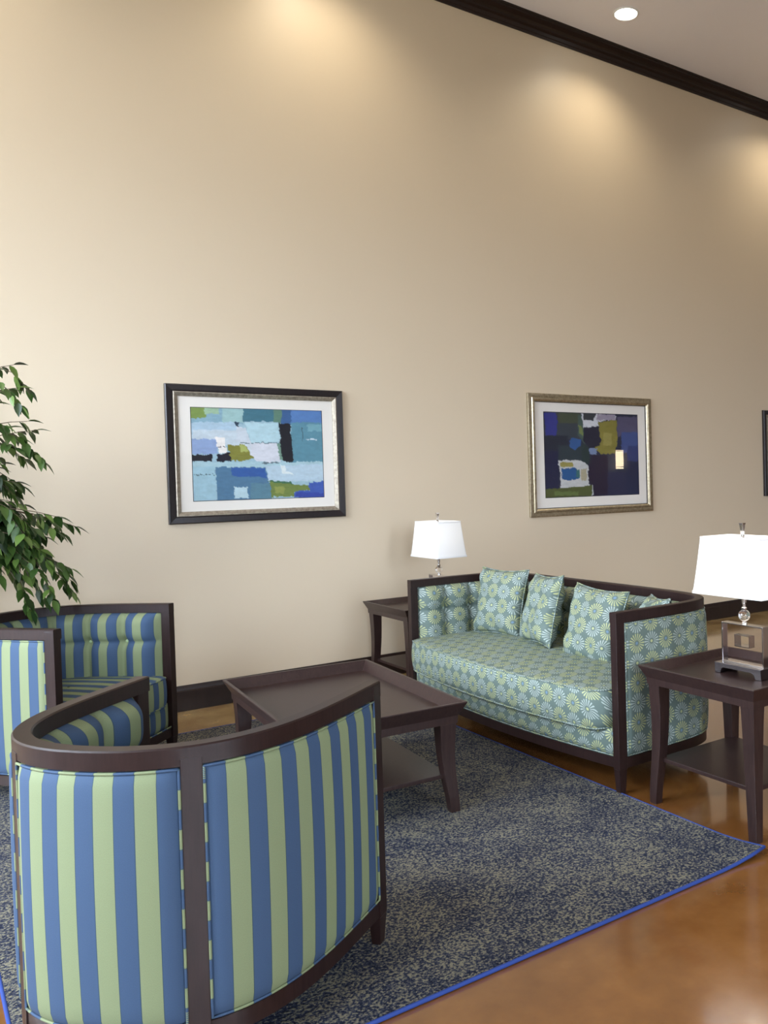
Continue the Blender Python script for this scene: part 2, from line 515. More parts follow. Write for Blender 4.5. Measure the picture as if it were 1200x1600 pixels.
def tub_seat(root, pr, fab):
    """pr: dict of dimensions"""
    P = plan(pr['w'], pr['D'], pr['p'], pr['q'], pr['TC'])
    H, RH, RW = pr['H'], .048, .047
    zb = pr['zb']           # underside of fabric = top of bottom rail
    W = M['wood']
    # top rail
    b = MB(); c = .004
    sweep(b, P, 0, P.L, [(-c, H), (0, H - c), (0, H - RH), (-RW, H - RH), (-RW, H - c), (-RW + c, H)], 120)
    b.build('top_rail', W, root, smooth=True, angle=35)
    # bottom rail
    b = MB(); sweep(b, P, .01, P.L - .01, [(-.002, zb - .002), (-.002, zb - .05), (-.04, zb - .05), (-.04, zb - .002)], 100)
    bow = pr['bow']; rows = []
    n = 24; w = pr['w'] - .02
    for i in range(n + 1):
        y = -w + 2 * w * i / n; x = -.012 + bow * (1 - (y / w) ** 2)
        rows.append([(x, y, zb - .002), (x, y, zb - .05), (x - .04, y, zb - .05), (x - .04, y, zb - .002)])
    b.grid(rows, None, closed_u=True)
    b.build('bottom_rail', W, root, smooth=True, angle=35)
    # legs / posts
    def post(cx, cy, ax, top, dx, dy, name='leg'):
        """post of section dx (along local x axis ax) by dy; tapering foot"""
        b = MB(); ca, sa = math.cos(ax), math.sin(ax)
        def sec(kx, ky, ox=0): return [(cx + ca * (X * kx + ox) - sa * Y * ky, cy + sa * (X * kx + ox) + ca * Y * ky) for X, Y in ((-dx / 2, -dy / 2), (dx / 2, -dy / 2), (dx / 2, dy / 2), (-dx / 2, dy / 2))]
        zf = zb - .055
        b.loft([(sec(.66, .66), RUGZ * pr['onrug']), (sec(.93, .93), zf - .004), (sec(.93, .93), zf), (sec(1, 1), zf + .003), (sec(1, 1), top)])
        return b.build('leg', W, root, bevel=.0015)
    for sy in (-1, 1): post(-.0245, sy * (pr['w'] - .022), 0, H - .01, .05, .043)
    backs = []
    for sgn in (0, 1):
        # find arc position of the back posts
        s = pr['sp'] if sgn == 0 else P.L - pr['sp']
        p, nn = P.pn(s); a = math.atan2(nn.y, nn.x)
        q = p - nn * .0205
        post(q.x, q.y, a, (H - .03) if pr['posts'] else zb - .01, .043, .05)
        backs.append(s)
    # outer panels
    z0, z1 = zb + .004, H - RH - .004
    cuts = [(.052, backs[0] - .028), (backs[0] + .028, backs[1] - .028), (backs[1] + .028, P.L - .052)] if pr['posts'] else [(.052, P.L - .052)]
    for k, (s0, s1) in enumerate(cuts):
        n = max(20, int((s1 - s0) / .02)); m = 20
        b = MB(); rows = []; uvs = []
        ph = {0: (s1, -1), 1: (s0, 1), 2: (s0, 1)}[k] if pr['posts'] else (0, 1)
        def off(a, t):
            ex = min(a, 1 - a) * (s1 - s0); ez = min(t, 1 - t) * (z1 - z0)
            f = min(1, ex / .03) ; g = min(1, ez / .03)
            return -.010 + .016 * (1 - (1 - f) ** 2) ** .5 * (1 - (1 - g) ** 2) ** .5 + .010 * sbump(a, .6) * sbump(t, .6)
        aa = sorted(set([i / n for i in range(n + 1)] + [.004, .01, .99, .996])); tt = sorted(set([j / m for j in range(m + 1)] + [.006, .015, .985, .994]))
        for a in aa:
            s = s0 + (s1 - s0) * a; p, nn = P.pn(s)
            rows.append([(p.x + nn.x * off(a, t), p.y + nn.y * off(a, t), z0 + (z1 - z0) * t) for t in tt])
            u = (ph[0] - s) if ph[1] < 0 else (s - ph[0])
            uvs.append([(u + .0 , z0 + (z1 - z0) * t) for t in tt])
        b.grid(rows, uvs)
        pan = b.build('outer_panel', fab, root, smooth=True)
        wl = MB(); pts = []; us = []; UU = lambda s: (ph[0] - s) if ph[1] < 0 else (s - ph[0])
        def wp(s, z): p, nn = P.pn(s); return (p.x + nn.x * .001, p.y + nn.y * .001, z)
        for i in range(n): pts.append(wp(s0 + (s1 - s0) * i / n, z0 + .002)); us.append(UU(s0 + (s1 - s0) * i / n))
        for j in range(m): pts.append(wp(s1, z0 + .002 + (z1 - z0 - .004) * j / m)); us.append((z1 - z0) * j / m)
        for i in range(n): pts.append(wp(s1 - (s1 - s0) * i / n, z1 - .002)); us.append(UU(s1 - (s1 - s0) * i / n))
        for j in range(m): pts.append(wp(s0, z1 - .002 - (z1 - z0 - .004) * j / m)); us.append((z1 - z0) * j / m)
        wl.tube(pts, .0038, closed=True, n=6, us=us); wl.build('welt', fab, pan, smooth=True)
    # tufted inner back
    zs, zt, zm = pr['seat'] - .16, H - RH + .004, pr['zm']
    s0, s1 = .048, P.L - .048
    nc = pr['cells']; n = nc * 16; m = 48
    # inner arc is shorter, walk along the outer outline
    rows = []; uvs = []
    def off_in(a, t):
        z = zs + (zt - zs) * t
        ca = (a * nc) % 1.0
        ca = min(ca, 1 - ca) * 2                       # 0 on a seam, 1 mid channel
        seam = 1 - (1 - min(1, ca * 1.0)) ** 3.2
        if z > zm: tv = (z - zm) / (zt - zm); top = 1 - max(0, (tv - .55) / .45) ** 2.6
        else: tv = (zm - z) / (zm - zs); top = 1
        hs = min(1, abs(z - zm) / .07); hs = 1 - (1 - hs) ** 3.0
        th = pr['pad']
        end = min(a, 1 - a) * (s1 - s0); e = min(1, end / .09); e = 1 - (1 - e) ** 2.2
        d = (.03 + th * (.38 + .62 * seam) * (.66 + .34 * hs)) * (.35 + .65 * e)
        # deeper dimple at the buttons
        dd = math.hypot(ca * (s1 - s0) / nc / 2, z - zm)
        d -= .022 * math.exp(-(dd / .028) ** 2) * e
        d = .012 + (d - .012) * max(0, top) ** .6
        return -d
    for i in range(n + 1):
        a = i / n; s = s0 + (s1 - s0) * a; p, nn = P.pn(s, .05)
        r = []; u = []
        for j in range(m + 1):
            t = 1 - (1 - j / m) ** 1.25; d = off_in(a, t)
            r.append((p.x + nn.x * d, p.y + nn.y * d, zs + (zt - zs) * t)); u.append((s * pr['ins'], zs + (zt - zs) * t + (0 if t < .75 else -d * .3)))
        rows.append(r); uvs.append(u)
    b = MB(); b.grid(rows, uvs); ib = b.build('inner_back', fab, root, smooth=True)
    for i in range(1, nc):
        s = s0 + (s1 - s0) * i / nc; p, nn = P.pn(s, .05); d = off_in(i / nc, 1 - (1 - .5) ** 1) ; d = -(.03 + pr['pad'] * .38 * .66) + .018
        bb = MB(); c = Vector((p.x + nn.x * (d - .004), p.y + nn.y * (d - .004), zm))
        rr = []
        for k in range(6):
            th = PI / 2 * k / 5
            rr.append([tuple(c + Vector((nn.x, nn.y, 0)) * (-.005 * math.sin(th)) + (Vector((-nn.y, nn.x, 0)) * math.cos(2 * PI * q / 10) + Vector((0, 0, 1)) * math.sin(2 * PI * q / 10)) * .009 * math.cos(th)) for q in range(10)])
        bb.grid(rr, None, closed_u=True); bb.build('tuft_button', M['button'] if not pr['posts'] else M['stripe_button'], ib, smooth=True)
    # seat cushion
    def ring(inset, fx):
        pts = []
        N = 90
        for i in range(N + 1):
            s = .05 + (P.L - .1) * i / N; p, nn = P.pn(s, .05)
            x, y = p.x - nn.x * inset, p.y - nn.y * inset
            pts.append([x, y])
        # pull the front ends forward to the bowed nose
        yl, yr = pts[-1][1], pts[0][1]
        K = 40
        for i in range(1, K):
            y = yl + (yr - yl) * i / K; k = y / max(abs(yl), 1e-6)
            pts.append([fx + pr['bow'] * (1 - k * k) - .03 * max(0, abs(k) - .93) / .07, y])
        return pts
    O = ring(.075, pr['nose'])
    cxm = sum(p[0] for p in O) / len(O); cym = 0
    def scaled(k): return [(cxm + (x - cxm) * k, cym + (y - cym) * k) for x, y in O]
    cz0, cz1 = pr['cush0'], pr['seat']; cr = pr['crown']
    b = MB(); rows = []; uvs = []
    prof = [(.3, cz0, 0), (.9, cz0, 0), (.975, cz0 + .002, 0), (.99, cz0 + .01, 0)]
    hh = cz1 - cz0
    for t in (.2, .35, .5, .65, .8): prof.append((.992 + .012 * math.sin(PI * t), cz0 + hh * t, 0))
    prof += [(.992, cz1 - .008, 0), (.982, cz1 - .001, 0)]
    for k in (.95, .9, .82, .72, .6, .45, .3, .15, .02): prof.append((k, cz1 + cr * (1 - ((k / .982) ** 3.0)), 0))
    v = 0
    for (k, z, _) in prof:
        pts = scaled(k); rows.append([(x, y, z) for x, y in pts])
        if z >= cz1 - .002 and k <= .982: uvs.append([(y, x) for x, y in pts])
        else: uvs.append([(y * 1.0, (cxm + (x - cxm) / k * .982) + (cz1 - z)) for x, y in pts])
    b.grid(rows, uvs, closed_u=True)
    cu = b.build('seat_cushion', fab, root, smooth=True)
    for (k, z) in ((.991, cz1 - .004), (.987, cz0 + .007)):
        wl = MB(); wl.tube([(x, y, z) for x, y in scaled(k)], .0045, closed=True, n=6); wl.build('welt', fab, cu, smooth=True)
    # upholstered apron under the cushion
    b = MB(); rows = []; uvs = []; w = pr['w'] - .045; n = 40
    for i in range(n + 1):
        y = -w + 2 * w * i / n; k = y / w; x = -.028 + bow * (1 - k * k)
        r = []; u = []
        for j in range(13):
            t = j / 12; z = zb + (cz0 + .004 - zb) * t
            d = .014 * (1 - abs(2 * t - 1) ** 4) * min(1, (w - abs(y)) / .03 + .2)
            r.append((x + d, y, z)); u.append((y, .6 + z))
        r.append((x - .25, y, cz0 + .003)); u.append((y, .6 + cz0 + .2))
        rows.append(r); uvs.append(u)
    b.grid(rows, uvs); ap = b.build('front_apron', fab, root, smooth=True)
    wl = MB(); wl.tube([(-.010 + bow * (1 - (y / w) ** 2), y, zb + .004) for y in [-w + 2 * w * i / 40 for i in range(41)]], .004, n=6); wl.build('welt', fab, ap, smooth=True)
    # dust cover under the seat
    b = MB(); pts = [(min(x, -.05), y) for x, y in scaled(.93)]; b.loft([(pts, zb - .012), (pts, zb - .006)]); b.build('dust_cover', M['under'], root)

M['under'] = plain('black_dust_cover', (.012, .012, .012), .9, spec=.1)
M['stripe_button'] = plain('green_button', (.34, .45, .25), .7)

CH = dict(w=.434, D=.763, p=4.416, q=2.144, TC=.073, H=.835, zb=.155, bow=.03, posts=True, sp=.0, onrug=1, seat=.445, cush0=.285,
          crown=.022, cells=9, pad=.075, zm=.63, ins=.93, nose=.012)
_P = plan(CH['w'], CH['D'], CH['p'], CH['q'], CH['TC'])
# arc position of the rear posts: where the outline reaches y = -.25
_s = 0
while not (_P.at(_s).x < -.5 and _P.at(_s).y > -.25): _s += .002
CH['sp'] = _s
YA, YBW = math.radians(41.17), math.radians(-47.98)
chair = empty('tub_armchair', (.892, 2.868, 0), YA, 'blue and green striped tub armchair seen from behind, nearest the camera', 'armchair', 'striped barrel armchairs')
tub_seat(chair, CH, M['stripe'])
chair2 = copy_tree(chair)
chair2.location = (.854, 4.858, 0); chair2.rotation_euler = (0, 0, YBW)
tag(chair2, 'blue and green striped tub armchair facing the camera, under the ficus by the wall', 'armchair', 'striped barrel armchairs')

SO = dict(w=1.0285, D=.757, p=6.45, q=6.45, TC=0.0, H=.842, zb=.172, bow=.075, posts=False, sp=.85, onrug=0, seat=.475, cush0=.285,
          crown=.02, cells=17, pad=.075, zm=.64, ins=1.0, nose=.045)
sofa = empty('tub_sofa', (2.552, 4.03, 0), PI, 'teal green starburst-patterned curved sofa with dark wood frame', 'sofa')
tub_seat(sofa, SO, M['star'])

# ------------------------------------------------------------------ throw pillows
def pillow(loc, rot, size, label, seed, T=.075):
    rnd = random.Random(seed)
    t = empty('throw_pillow', loc, 0, label, 'pillow', 'starburst throw pillows on the sofa')
    t.rotation_euler = rot
    b = MB(); n = 28; S = size / 2
    ph = [rnd.uniform(0, 6.28) for _ in range(6)]
    for sg in (1, -1):
        rows = []; uvs = []
        for i in range(n + 1):
            a = -1 + 2 * i / n; a = math.sin(a * PI / 2) * .35 + a * .65; r = []; u = []
            for j in range(n + 1):
                c = -1 + 2 * j / n; c = math.sin(c * PI / 2) * .35 + c * .65
                y = a * S * (1 - .09 * (1 - c * c)); z = c * S * (1 - .09 * (1 - a * a))
                h = T * (max(0, (1 - a ** 4) * (1 - c ** 4))) ** .55
                wr = .006 * math.sin(5 * a + 3 * c + ph[0]) + .005 * math.sin(9 * c - 4 * a + ph[1]) + .004 * math.sin(14 * a * c + ph[2])
                h += wr * min(1, h / .03)
                r.append((sg * h, y, z)); u.append((y + ph[3], z + ph[4]))
            rows.append(r); uvs.append(u)
        b.grid(rows, uvs)
    b.build('pillow_cover', M['star'], t, smooth=True, merge=.0002)
    pts = []
    K = 24
    def e(a, c): return (0, a * S * (1 - .09 * (1 - c * c)) * 1.004, c * S * (1 - .09 * (1 - a * a)) * 1.004)
    for i in range(K): pts.append(e(-1 + 2 * i / K, -1))
    for i in range(K): pts.append(e(1, -1 + 2 * i / K))
    for i in range(K): pts.append(e(1 - 2 * i / K, 1))
    for i in range(K): pts.append(e(-1, 1 - 2 * i / K))
    b = MB(); b.tube(pts, .0045, closed=True, n=6); b.build('welt', M['star'], t, smooth=True)
    return t
pillow((3.03, 4.70, .685), (0, math.radians(13), math.radians(10)), .43, 'starburst throw pillow at the left, topmost corner rising above the sofa back', 1)
pillow((3.00, 4.20, .69), (math.radians(-3), math.radians(15), math.radians(-14)), .42, 'starburst throw pillow second from the left, turned beside a gap', 2)
pillow((2.99, 3.70, .655), (math.radians(3), math.radians(16), math.radians(4)), .42, 'starburst throw pillow third from the left, before the right arm of the sofa', 3)
pillow((3.02, 3.27, .66), (math.radians(-4), math.radians(16), math.radians(-30)), .38, 'starburst throw pillow mostly hidden behind the right arm of the sofa', 4)

# ------------------------------------------------------------------ tables with flared tray tops
def tray_table(root, sx, sy, H, rim, floor_z, flare, shelf_z, leg_t, leg_b):
    W = M['table_wood']; a, c = sx / 2, sy / 2
    b = MB(); th = .016
    zb = H - rim
    o1 = (a, c); o0 = (a - flare, c - flare)
    def q(x, y, z): return [(-x, -y, z), (x, -y, z), (x, y, z), (-x, y, z)]
    # outer wall up, rim top, inner wall down, tray floor, underside
    secs = [q(o0[0], o0[1], zb), q(o0[0] + .002, o0[1] + .002, zb + rim * .35), q(o1[0] - .004, o1[1] - .004, H - .012), q(o1[0], o1[1], H - .003), q(o1[0] - .002, o1[1] - .002, H),
            q(o1[0] - th, o1[1] - th, H), q(o1[0] - th - flare * .8, o1[1] - th - flare * .8, floor_z)]
    rows = [s for s in secs]
    b.grid(rows, None, closed_u=True)
    base = len(b.v); b.f.append((base - 4, base - 3, base - 2, base - 1))
    b.f.append((3, 2, 1, 0))
    b.build('tray_top', W, root, bevel=.001)
    # sabre legs
    for ix in (-1, 1):
        for iy in (-1, 1):
            b = MB(); secs = []
            for k in range(13):
                t = k / 12; z = (zb + .004) * (1 - t)
                w = leg_t + (leg_b - leg_t) * (t ** .8)
                bow = -.009 * math.sin(PI * min(1, t * 1.15)) * (1 if t < .87 else 1) + .004 * t
                ox = o0[0] - .004 + bow; oy = o0[1] - .004 + bow
                secs.append(([(ix * (ox - w), iy * (oy - w)), (ix * ox, iy * (oy - w)), (ix * ox, iy * oy), (ix * (ox - w), iy * oy)], z))
            b.loft(list(reversed(secs))); b.build('leg', W, root, bevel=.0015)
    b = MB(); k = .035
    b.box(-o0[0] + k, o0[0] - k, -o0[1] + k, o0[1] - k, shelf_z - .018, shelf_z); b.build('shelf', W, root, bevel=.002)

cof = empty('coffee_table', (1.59, 3.909, RUGZ), -.062, 'dark wood coffee table with flared tray top and lower shelf on the rug', 'table')
tray_table(cof, .757, 1.202, .485, .095, .435, .034, .165, .078, .042)
st = empty('side_table', (2.58 + .30, 2.223 + .335, 0), 0, 'dark wood side table beside the right arm of the sofa, carrying the nearer lamp', 'side table', 'tray side tables at the sofa ends')
tray_table(st, .60, .67, .62, .085, .585, .028, .205, .068, .040)
st2 = copy_tree(st)
st2.location = (2.615 + .30, 5.225 + .335, 0)
tag(st2, 'dark wood side table in the corner behind the left arm of the sofa', 'side table', 'tray side tables at the sofa ends')

# ------------------------------------------------------------------ table lamps
def table_lamp(loc, label):
    t = empty('table_lamp', loc, 0, label, 'lamp', 'white-shaded crystal table lamps')
    # bracket-foot base, long side along y
    dx, dy, h = .055, .130, .046
    b = MB()
    prof = [(-dy, 0), (-dy + .03, 0), (-dy + .037, .018), (-dy + .05, .026), (dy - .05, .026), (dy - .037, .018), (dy - .03, 0), (dy, 0), (dy, h), (-dy, h)]
    n = len(prof)
    vs = [(-dx, y, z) for y, z in prof] + [(dx, y, z) for y, z in prof]
    fs = [(i, (i + 1) % n, n + (i + 1) % n, n + i) for i in range(n)]
    b.add(vs, fs)
    for o in (0, n):
        for q in ((0, 1, 2, 9), (2, 3, 9), (3, 4, 8, 9), (4, 5, 8), (5, 6, 7, 8)): b.f.append(tuple(o + i for i in q))
    b.build('base', M['darkmetal'], t, bevel=.0012)
    # acrylic block with a square window, nickel edge frame
    a, z0, z1 = .118, h, h + .175; tx = .020; hy, hz0, hz1 = .042, h + .075, h + .128
    b = MB()
    O = [(-a + .007, z0 + .007), (a - .007, z0 + .007), (a - .007, z1 - .007), (-a + .007, z1 - .007)]; I = [(-hy, hz0), (hy, hz0), (hy, hz1), (-hy, hz1)]
    vs = []
    for x in (-tx + .003, tx - .003): vs += [(x, y, z) for y, z in O] + [(x, y, z) for y, z in I]
    fs = []
    for i in range(4):
        j = (i + 1) % 4
        fs += [(i, j, 4 + j, 4 + i), (8 + i, 8 + j, 12 + j, 12 + i), (i, j, 8 + j, 8 + i), (4 + i, 4 + j, 12 + j, 12 + i)]
    b.add(vs, fs); b.build('acrylic_block', M['acrylic'], t)
    b = MB()
    b.box(-tx, tx, -a, -a + .0065, z0, z1); b.box(-tx, tx, a - .0065, a, z0, z1); b.box(-tx, tx, -a + .0065, a - .0065, z1 - .0065, z1); b.box(-tx, tx, -a + .0065, a - .0065, z0, z0 + .006)
    fr = b.build('edge_frame', M['chrome'], t, bevel=.0008)
    b = MB(); e = .003
    b.box(-tx, tx, -hy, hy, hz0, hz0 + e); b.box(-tx, tx, -hy, hy, hz1 - e, hz1); b.box(-tx, tx, -hy, -hy + e, hz0, hz1); b.box(-tx, tx, hy - e, hy, hz0, hz1)
    b.build('window_liner', M['chrome'], fr)
    # crystal ball and neck
    zc = z1 + .037
    b = MB(); b.lathe([(.0001, z1), (.013, z1), (.013, z1 + .005), (.007, z1 + .012), (.009, z1 + .014)], 20); b.build('block_collar', M['chrome'], t, smooth=True, angle=40)
    b = MB(); b.lathe([(.008, zc + .022), (.012, zc + .027), (.012, zc + .034), (.0075, zc + .038), (.0075, zc + .052), (.011, zc + .056), (.011, zc + .075), (.006, zc + .08), (.006, zc + .10), (.0001, zc + .10)], 20)
    b.build('neck', M['chrome'], t, smooth=True, angle=40)
    b = MB(); b.lathe([(max(.0001, .026 * math.sin(PI * k / 16)), zc - .026 * math.cos(PI * k / 16)) for k in range(17)], 28); b.build('crystal_ball', M['crystal'], t, smooth=True)
    # shade: rectangular, gently flared
    zs0, zs1 = .352, .602
    bx, by, tx_, ty_ = .118, .198, .092, .168
    b = MB(); rows = []
    def ringq(x, y, z, r=.006):
        pts = []
        for (sx, sy, a0) in ((1, 1, 0), (-1, 1, PI / 2), (-1, -1, PI), (1, -1, 3 * PI / 2)):
            for k in range(4):
                th = a0 + PI / 2 * k / 3; pts.append((sx * (x - r) + r * math.cos(th), sy * (y - r) + r * math.sin(th), z))
        return pts
    K = 12
    def dim(tt):
        f = tt ** .86
        return bx + (tx_ - bx) * f, by + (ty_ - by) * f
    for k in range(K + 1):
        x, y = dim(k / K); rows.append(ringq(x, y, zs0 + (zs1 - zs0) * k / K))
    for k in range(K, -1, -1):
        x, y = dim(k / K); rows.append(ringq(x - .002, y - .002, zs0 + (zs1 - zs0) * k / K))
    b.grid(rows, None, closed_u=True, closed_v=True)
    sh = b.build('shade', M['shade'], t, smooth=True, angle=50)
    for zz, tt in ((zs0 + .005, 0.0), (zs1 - .005, 1.0)):
        b = MB(); x, y = dim(tt); b.grid([ringq(x + .001, y + .001, zz - .006), ringq(x + .001, y + .001, zz + .006), ringq(x - .001, y - .001, zz + .006), ringq(x - .001, y - .001, zz - .006)], None, closed_u=True, closed_v=True)
        b.build('shade_trim', M['shade'], sh, smooth=True, angle=50)
    # harp, spider and finial
    b = MB()
    for sgn in (1, -1):
        b.tube([(0, sgn * .012, .345), (0, sgn * .05, .39), (0, sgn * .055, .47), (0, sgn * .035, .56), (0, 0, .594)], .002, n=6)
    x, y = dim(1.0)
    for p in ((x - .003, 0), (-x + .003, 0), (0, y - .003), (0, -y + .003)): b.tube([(0, 0, .594), (p[0], p[1], .594)], .002, n=6)
    b.build('harp', M['chrome'], t, smooth=True)
    b = MB(); b.lathe([(.0001, .594), (.010, .594), (.010, .60), (.006, .604)], 16)
    sq = lambda w, z: ([(-w, -w), (w, -w), (w, w), (-w, w)], z)
    b.loft([sq(.0065, .603), sq(.0055, .612), sq(.0095, .655), sq(.011, .662)]); b.build('finial', M['chrome'], t, bevel=.0008)
    b = MB(); b.lathe([(.0001, .50), (.018, .494), (.029, .47), (.027, .445), (.014, .41), (.013, .385), (.0001, .385)], 20)
    b.build('bulb', M['bulb'], t, smooth=True)
    ld = bpy.data.lights.new('bulb_light', 'POINT'); ld.energy = LAMP_POWER; ld.color = (1, .9, .76); ld.shadow_soft_size = .03
    lo = bpy.data.objects.new('bulb_light', ld); COL.objects.link(lo); lo.location = (0, 0, .53); lo.parent = t
    return t
l1 = table_lamp((2.885, 2.53, .586), 'white-shaded table lamp with acrylic block base, nearest the camera on the right side table')
l2 = copy_tree(l1); l2.location = (3.01, 5.47, .586)
for ch in l2.children:
    if ch.type == 'LIGHT':
        ch.data = ch.data.copy(); ch.data.energy = LAMP_POWER * .25
    if ch.name.startswith('bulb') and ch.type == 'MESH':
        ch.data = ch.data.copy(); ch.data.materials[0] = M['dim_bulb']
tag(l2, 'white-shaded table lamp against the wall behind the left end of the sofa', 'lamp', 'white-shaded crystal table lamps')

# ------------------------------------------------------------------ framed pictures
def inpoly(x, y, P):
    r = False; j = len(P) - 1
    for i in range(len(P)):
        if (P[i][1] > y) != (P[j][1] > y) and x < (P[j][0] - P[i][0]) * (y - P[i][1]) / (P[j][1] - P[i][1]) + P[i][0]: r = not r
        j = i
    return r
def lin(c): return tuple((v / 255) ** 2.2 for v in c)
def hsh(i, j, k=0):
    n = (i * 374761393 + j * 668265263 + k * 974634777) & 0xffffffff
    n = ((n ^ (n >> 13)) * 1274126177) & 0xffffffff
    return ((n ^ (n >> 16)) & 0xffff) / 65535
def vn(x, y, k=0):
    i, j = math.floor(x), math.floor(y); fx, fy = x - i, y - j; fx = fx * fx * (3 - 2 * fx); fy = fy * fy * (3 - 2 * fy)
    a = hsh(i, j, k) * (1 - fx) + hsh(i + 1, j, k) * fx; c = hsh(i, j + 1, k) * (1 - fx) + hsh(i + 1, j + 1, k) * fx
    return a * (1 - fy) + c * fy
def art_mat():
    m, nt, b = new_mat('painted_print')
    a = nd(nt, 'ShaderNodeVertexColor', layer_name='paint')
    nt.links.new(a.outputs[0], b.inputs['Base Color']); b.inputs['Roughness'].default_value = .6; b.inputs['Specular IOR Level'].default_value = .2
    return m
M['art'] = art_mat()
def artwork(name, w, h, corners, base, shapes, parent, y, cx, cz, jit=5):
    """corners: TL TR BR BL of the image field the shapes are written in"""
    nx, ny = 170, int(170 * h / w); b = MB(); rows = []
    for i in range(nx + 1): rows.append([(cx - w / 2 + w * i / nx, y, cz + h / 2 - h * j / ny) for j in range(ny + 1)])
    b.grid(rows); o = b.build(name, M['art'], parent)
    ca = o.data.color_attributes.new('paint', 'FLOAT_COLOR', 'POINT')
    TL, TR, BR, BL = corners
    for i in range(nx + 1):
        for j in range(ny + 1):
            u, v = i / nx, j / ny
            X = (TL[0] * (1 - u) + TR[0] * u) * (1 - v) + (BL[0] * (1 - u) + BR[0] * u) * v
            Y = (TL[1] * (1 - u) + TR[1] * u) * (1 - v) + (BL[1] * (1 - u) + BR[1] * u) * v
            X += (vn(X / 14, Y / 14, 1) - .5) * jit * 2 + (vn(X / 4, Y / 4, 2) - .5) * jit
            Y += (vn(X / 14, Y / 14, 3) - .5) * jit * 2 + (vn(X / 4, Y / 4, 4) - .5) * jit
            c = base
            for (col, pl) in shapes:
                if inpoly(X, Y, pl): c = col
            k = .88 + .24 * vn(X / 30, Y / 9, 5) * .6 + .24 * vn(X / 6, Y / 6, 6) * .4
            l = lin(tuple(q * .84 + .16 * (.35 * c[0] + .45 * c[1] + .2 * c[2]) for q in c)); ca.data[i * (ny + 1) + j].color = (min(1, l[0] * k), min(1, l[1] * k), min(1, l[2] * k), 1)
    return o
def bxp(x0, y0, x1, y1): return [(x0, y0), (x1, y0), (x1, y1), (x0, y1)]
ART1 = ((228, 200), (988, 225), (1003, 718), (245, 745))
S1 = [((128, 170, 190), bxp(200, 190, 520, 300)), ((122, 150, 70), bxp(200, 190, 310, 262)), ((150, 185, 150), bxp(300, 200, 380, 240)), ((150, 190, 190), bxp(400, 200, 520, 290)),
      ((60, 115, 135), bxp(515, 205, 705, 282)), ((90, 130, 110), bxp(695, 205, 745, 290)), ((55, 95, 150), bxp(740, 210, 810, 300)), ((80, 125, 190), bxp(800, 215, 1010, 300)),
      ((165, 195, 215), bxp(200, 285, 480, 380)), ((190, 205, 215), [(240, 330), (520, 330), (560, 420), (430, 420), (240, 400)]),
      ((170, 205, 215), [(525, 285), (720, 295), (730, 400), (560, 405), (540, 340)]), ((195, 205, 215), [(480, 310), (530, 320), (570, 430), (560, 460), (480, 400)]),
      ((135, 160, 205), bxp(225, 385, 372, 470)), ((205, 208, 218), [(560, 405), (735, 410), (735, 520), (590, 512), (560, 470)]),
      ((110, 150, 130), [(715, 410), (745, 400), (755, 510), (730, 500)]), ((85, 140, 160), bxp(800, 290, 1010, 525)),
      ((110, 165, 180), bxp(900, 300, 990, 340)), ((30, 32, 42), [(722, 290), (795, 297), (812, 515), (752, 518), (735, 420), (735, 370)]),
      ((235, 230, 225), [(360, 372), (412, 374), (416, 428), (428, 440), (424, 466), (380, 466), (372, 430)]), ((40, 40, 45), bxp(374, 428, 414, 434)),
      ((128, 128, 48), [(430, 420), (525, 415), (578, 496), (500, 512), (450, 508)]), ((165, 175, 90), [(495, 420), (525, 417), (545, 455), (505, 460)]),
      ((22, 24, 40), bxp(225, 474, 345, 515)), ((22, 24, 45), [(370, 472), (440, 466), (452, 512), (370, 516)]),
      ((160, 195, 205), bxp(225, 517, 1010, 560)), ((150, 190, 205), bxp(225, 545, 365, 750)), ((175, 200, 215), [(645, 540), (1010, 530), (1010, 625), (665, 630)]),
      ((215, 225, 225), [(735, 530), (765, 545), (770, 575), (815, 580), (815, 590), (742, 585)]),
      ((75, 120, 155), [(362, 545), (645, 550), (665, 640), (665, 745), (372, 745)]), ((45, 90, 165), [(450, 550), (640, 552), (655, 610), (455, 598)]), ((85, 130, 150), bxp(560, 640, 680, 745)),
      ((175, 205, 215), [(465, 662), (543, 662), (546, 728), (468, 728)]), ((110, 130, 60), [(670, 632), (800, 632), (820, 650), (910, 650), (915, 680), (820, 690), (820, 720), (680, 720)]),
      ((140, 150, 70), bxp(700, 660, 760, 700)), ((60, 90, 180), [(910, 635), (1010, 625), (1010, 725), (820, 725), (822, 690), (910, 682)]), ((50, 70, 165), bxp(830, 695, 1000, 720)),
      ((40, 60, 80), [(470, 285), (495, 290), (490, 318), (460, 285)]), ((70, 95, 100), bxp(245, 590, 370, 594)), ((75, 100, 110), bxp(500, 405, 730, 409)), ((90, 110, 120), bxp(625, 520, 730, 528)), ((200, 215, 225), bxp(890, 385, 960, 389)), ((60, 90, 100), bxp(868, 318, 872, 400)), ((60, 110, 80), [(665, 625), (800, 628), (808, 645), (665, 634)])]
ART2 = ((222, 210), (965, 235), (978, 865), (237, 900))
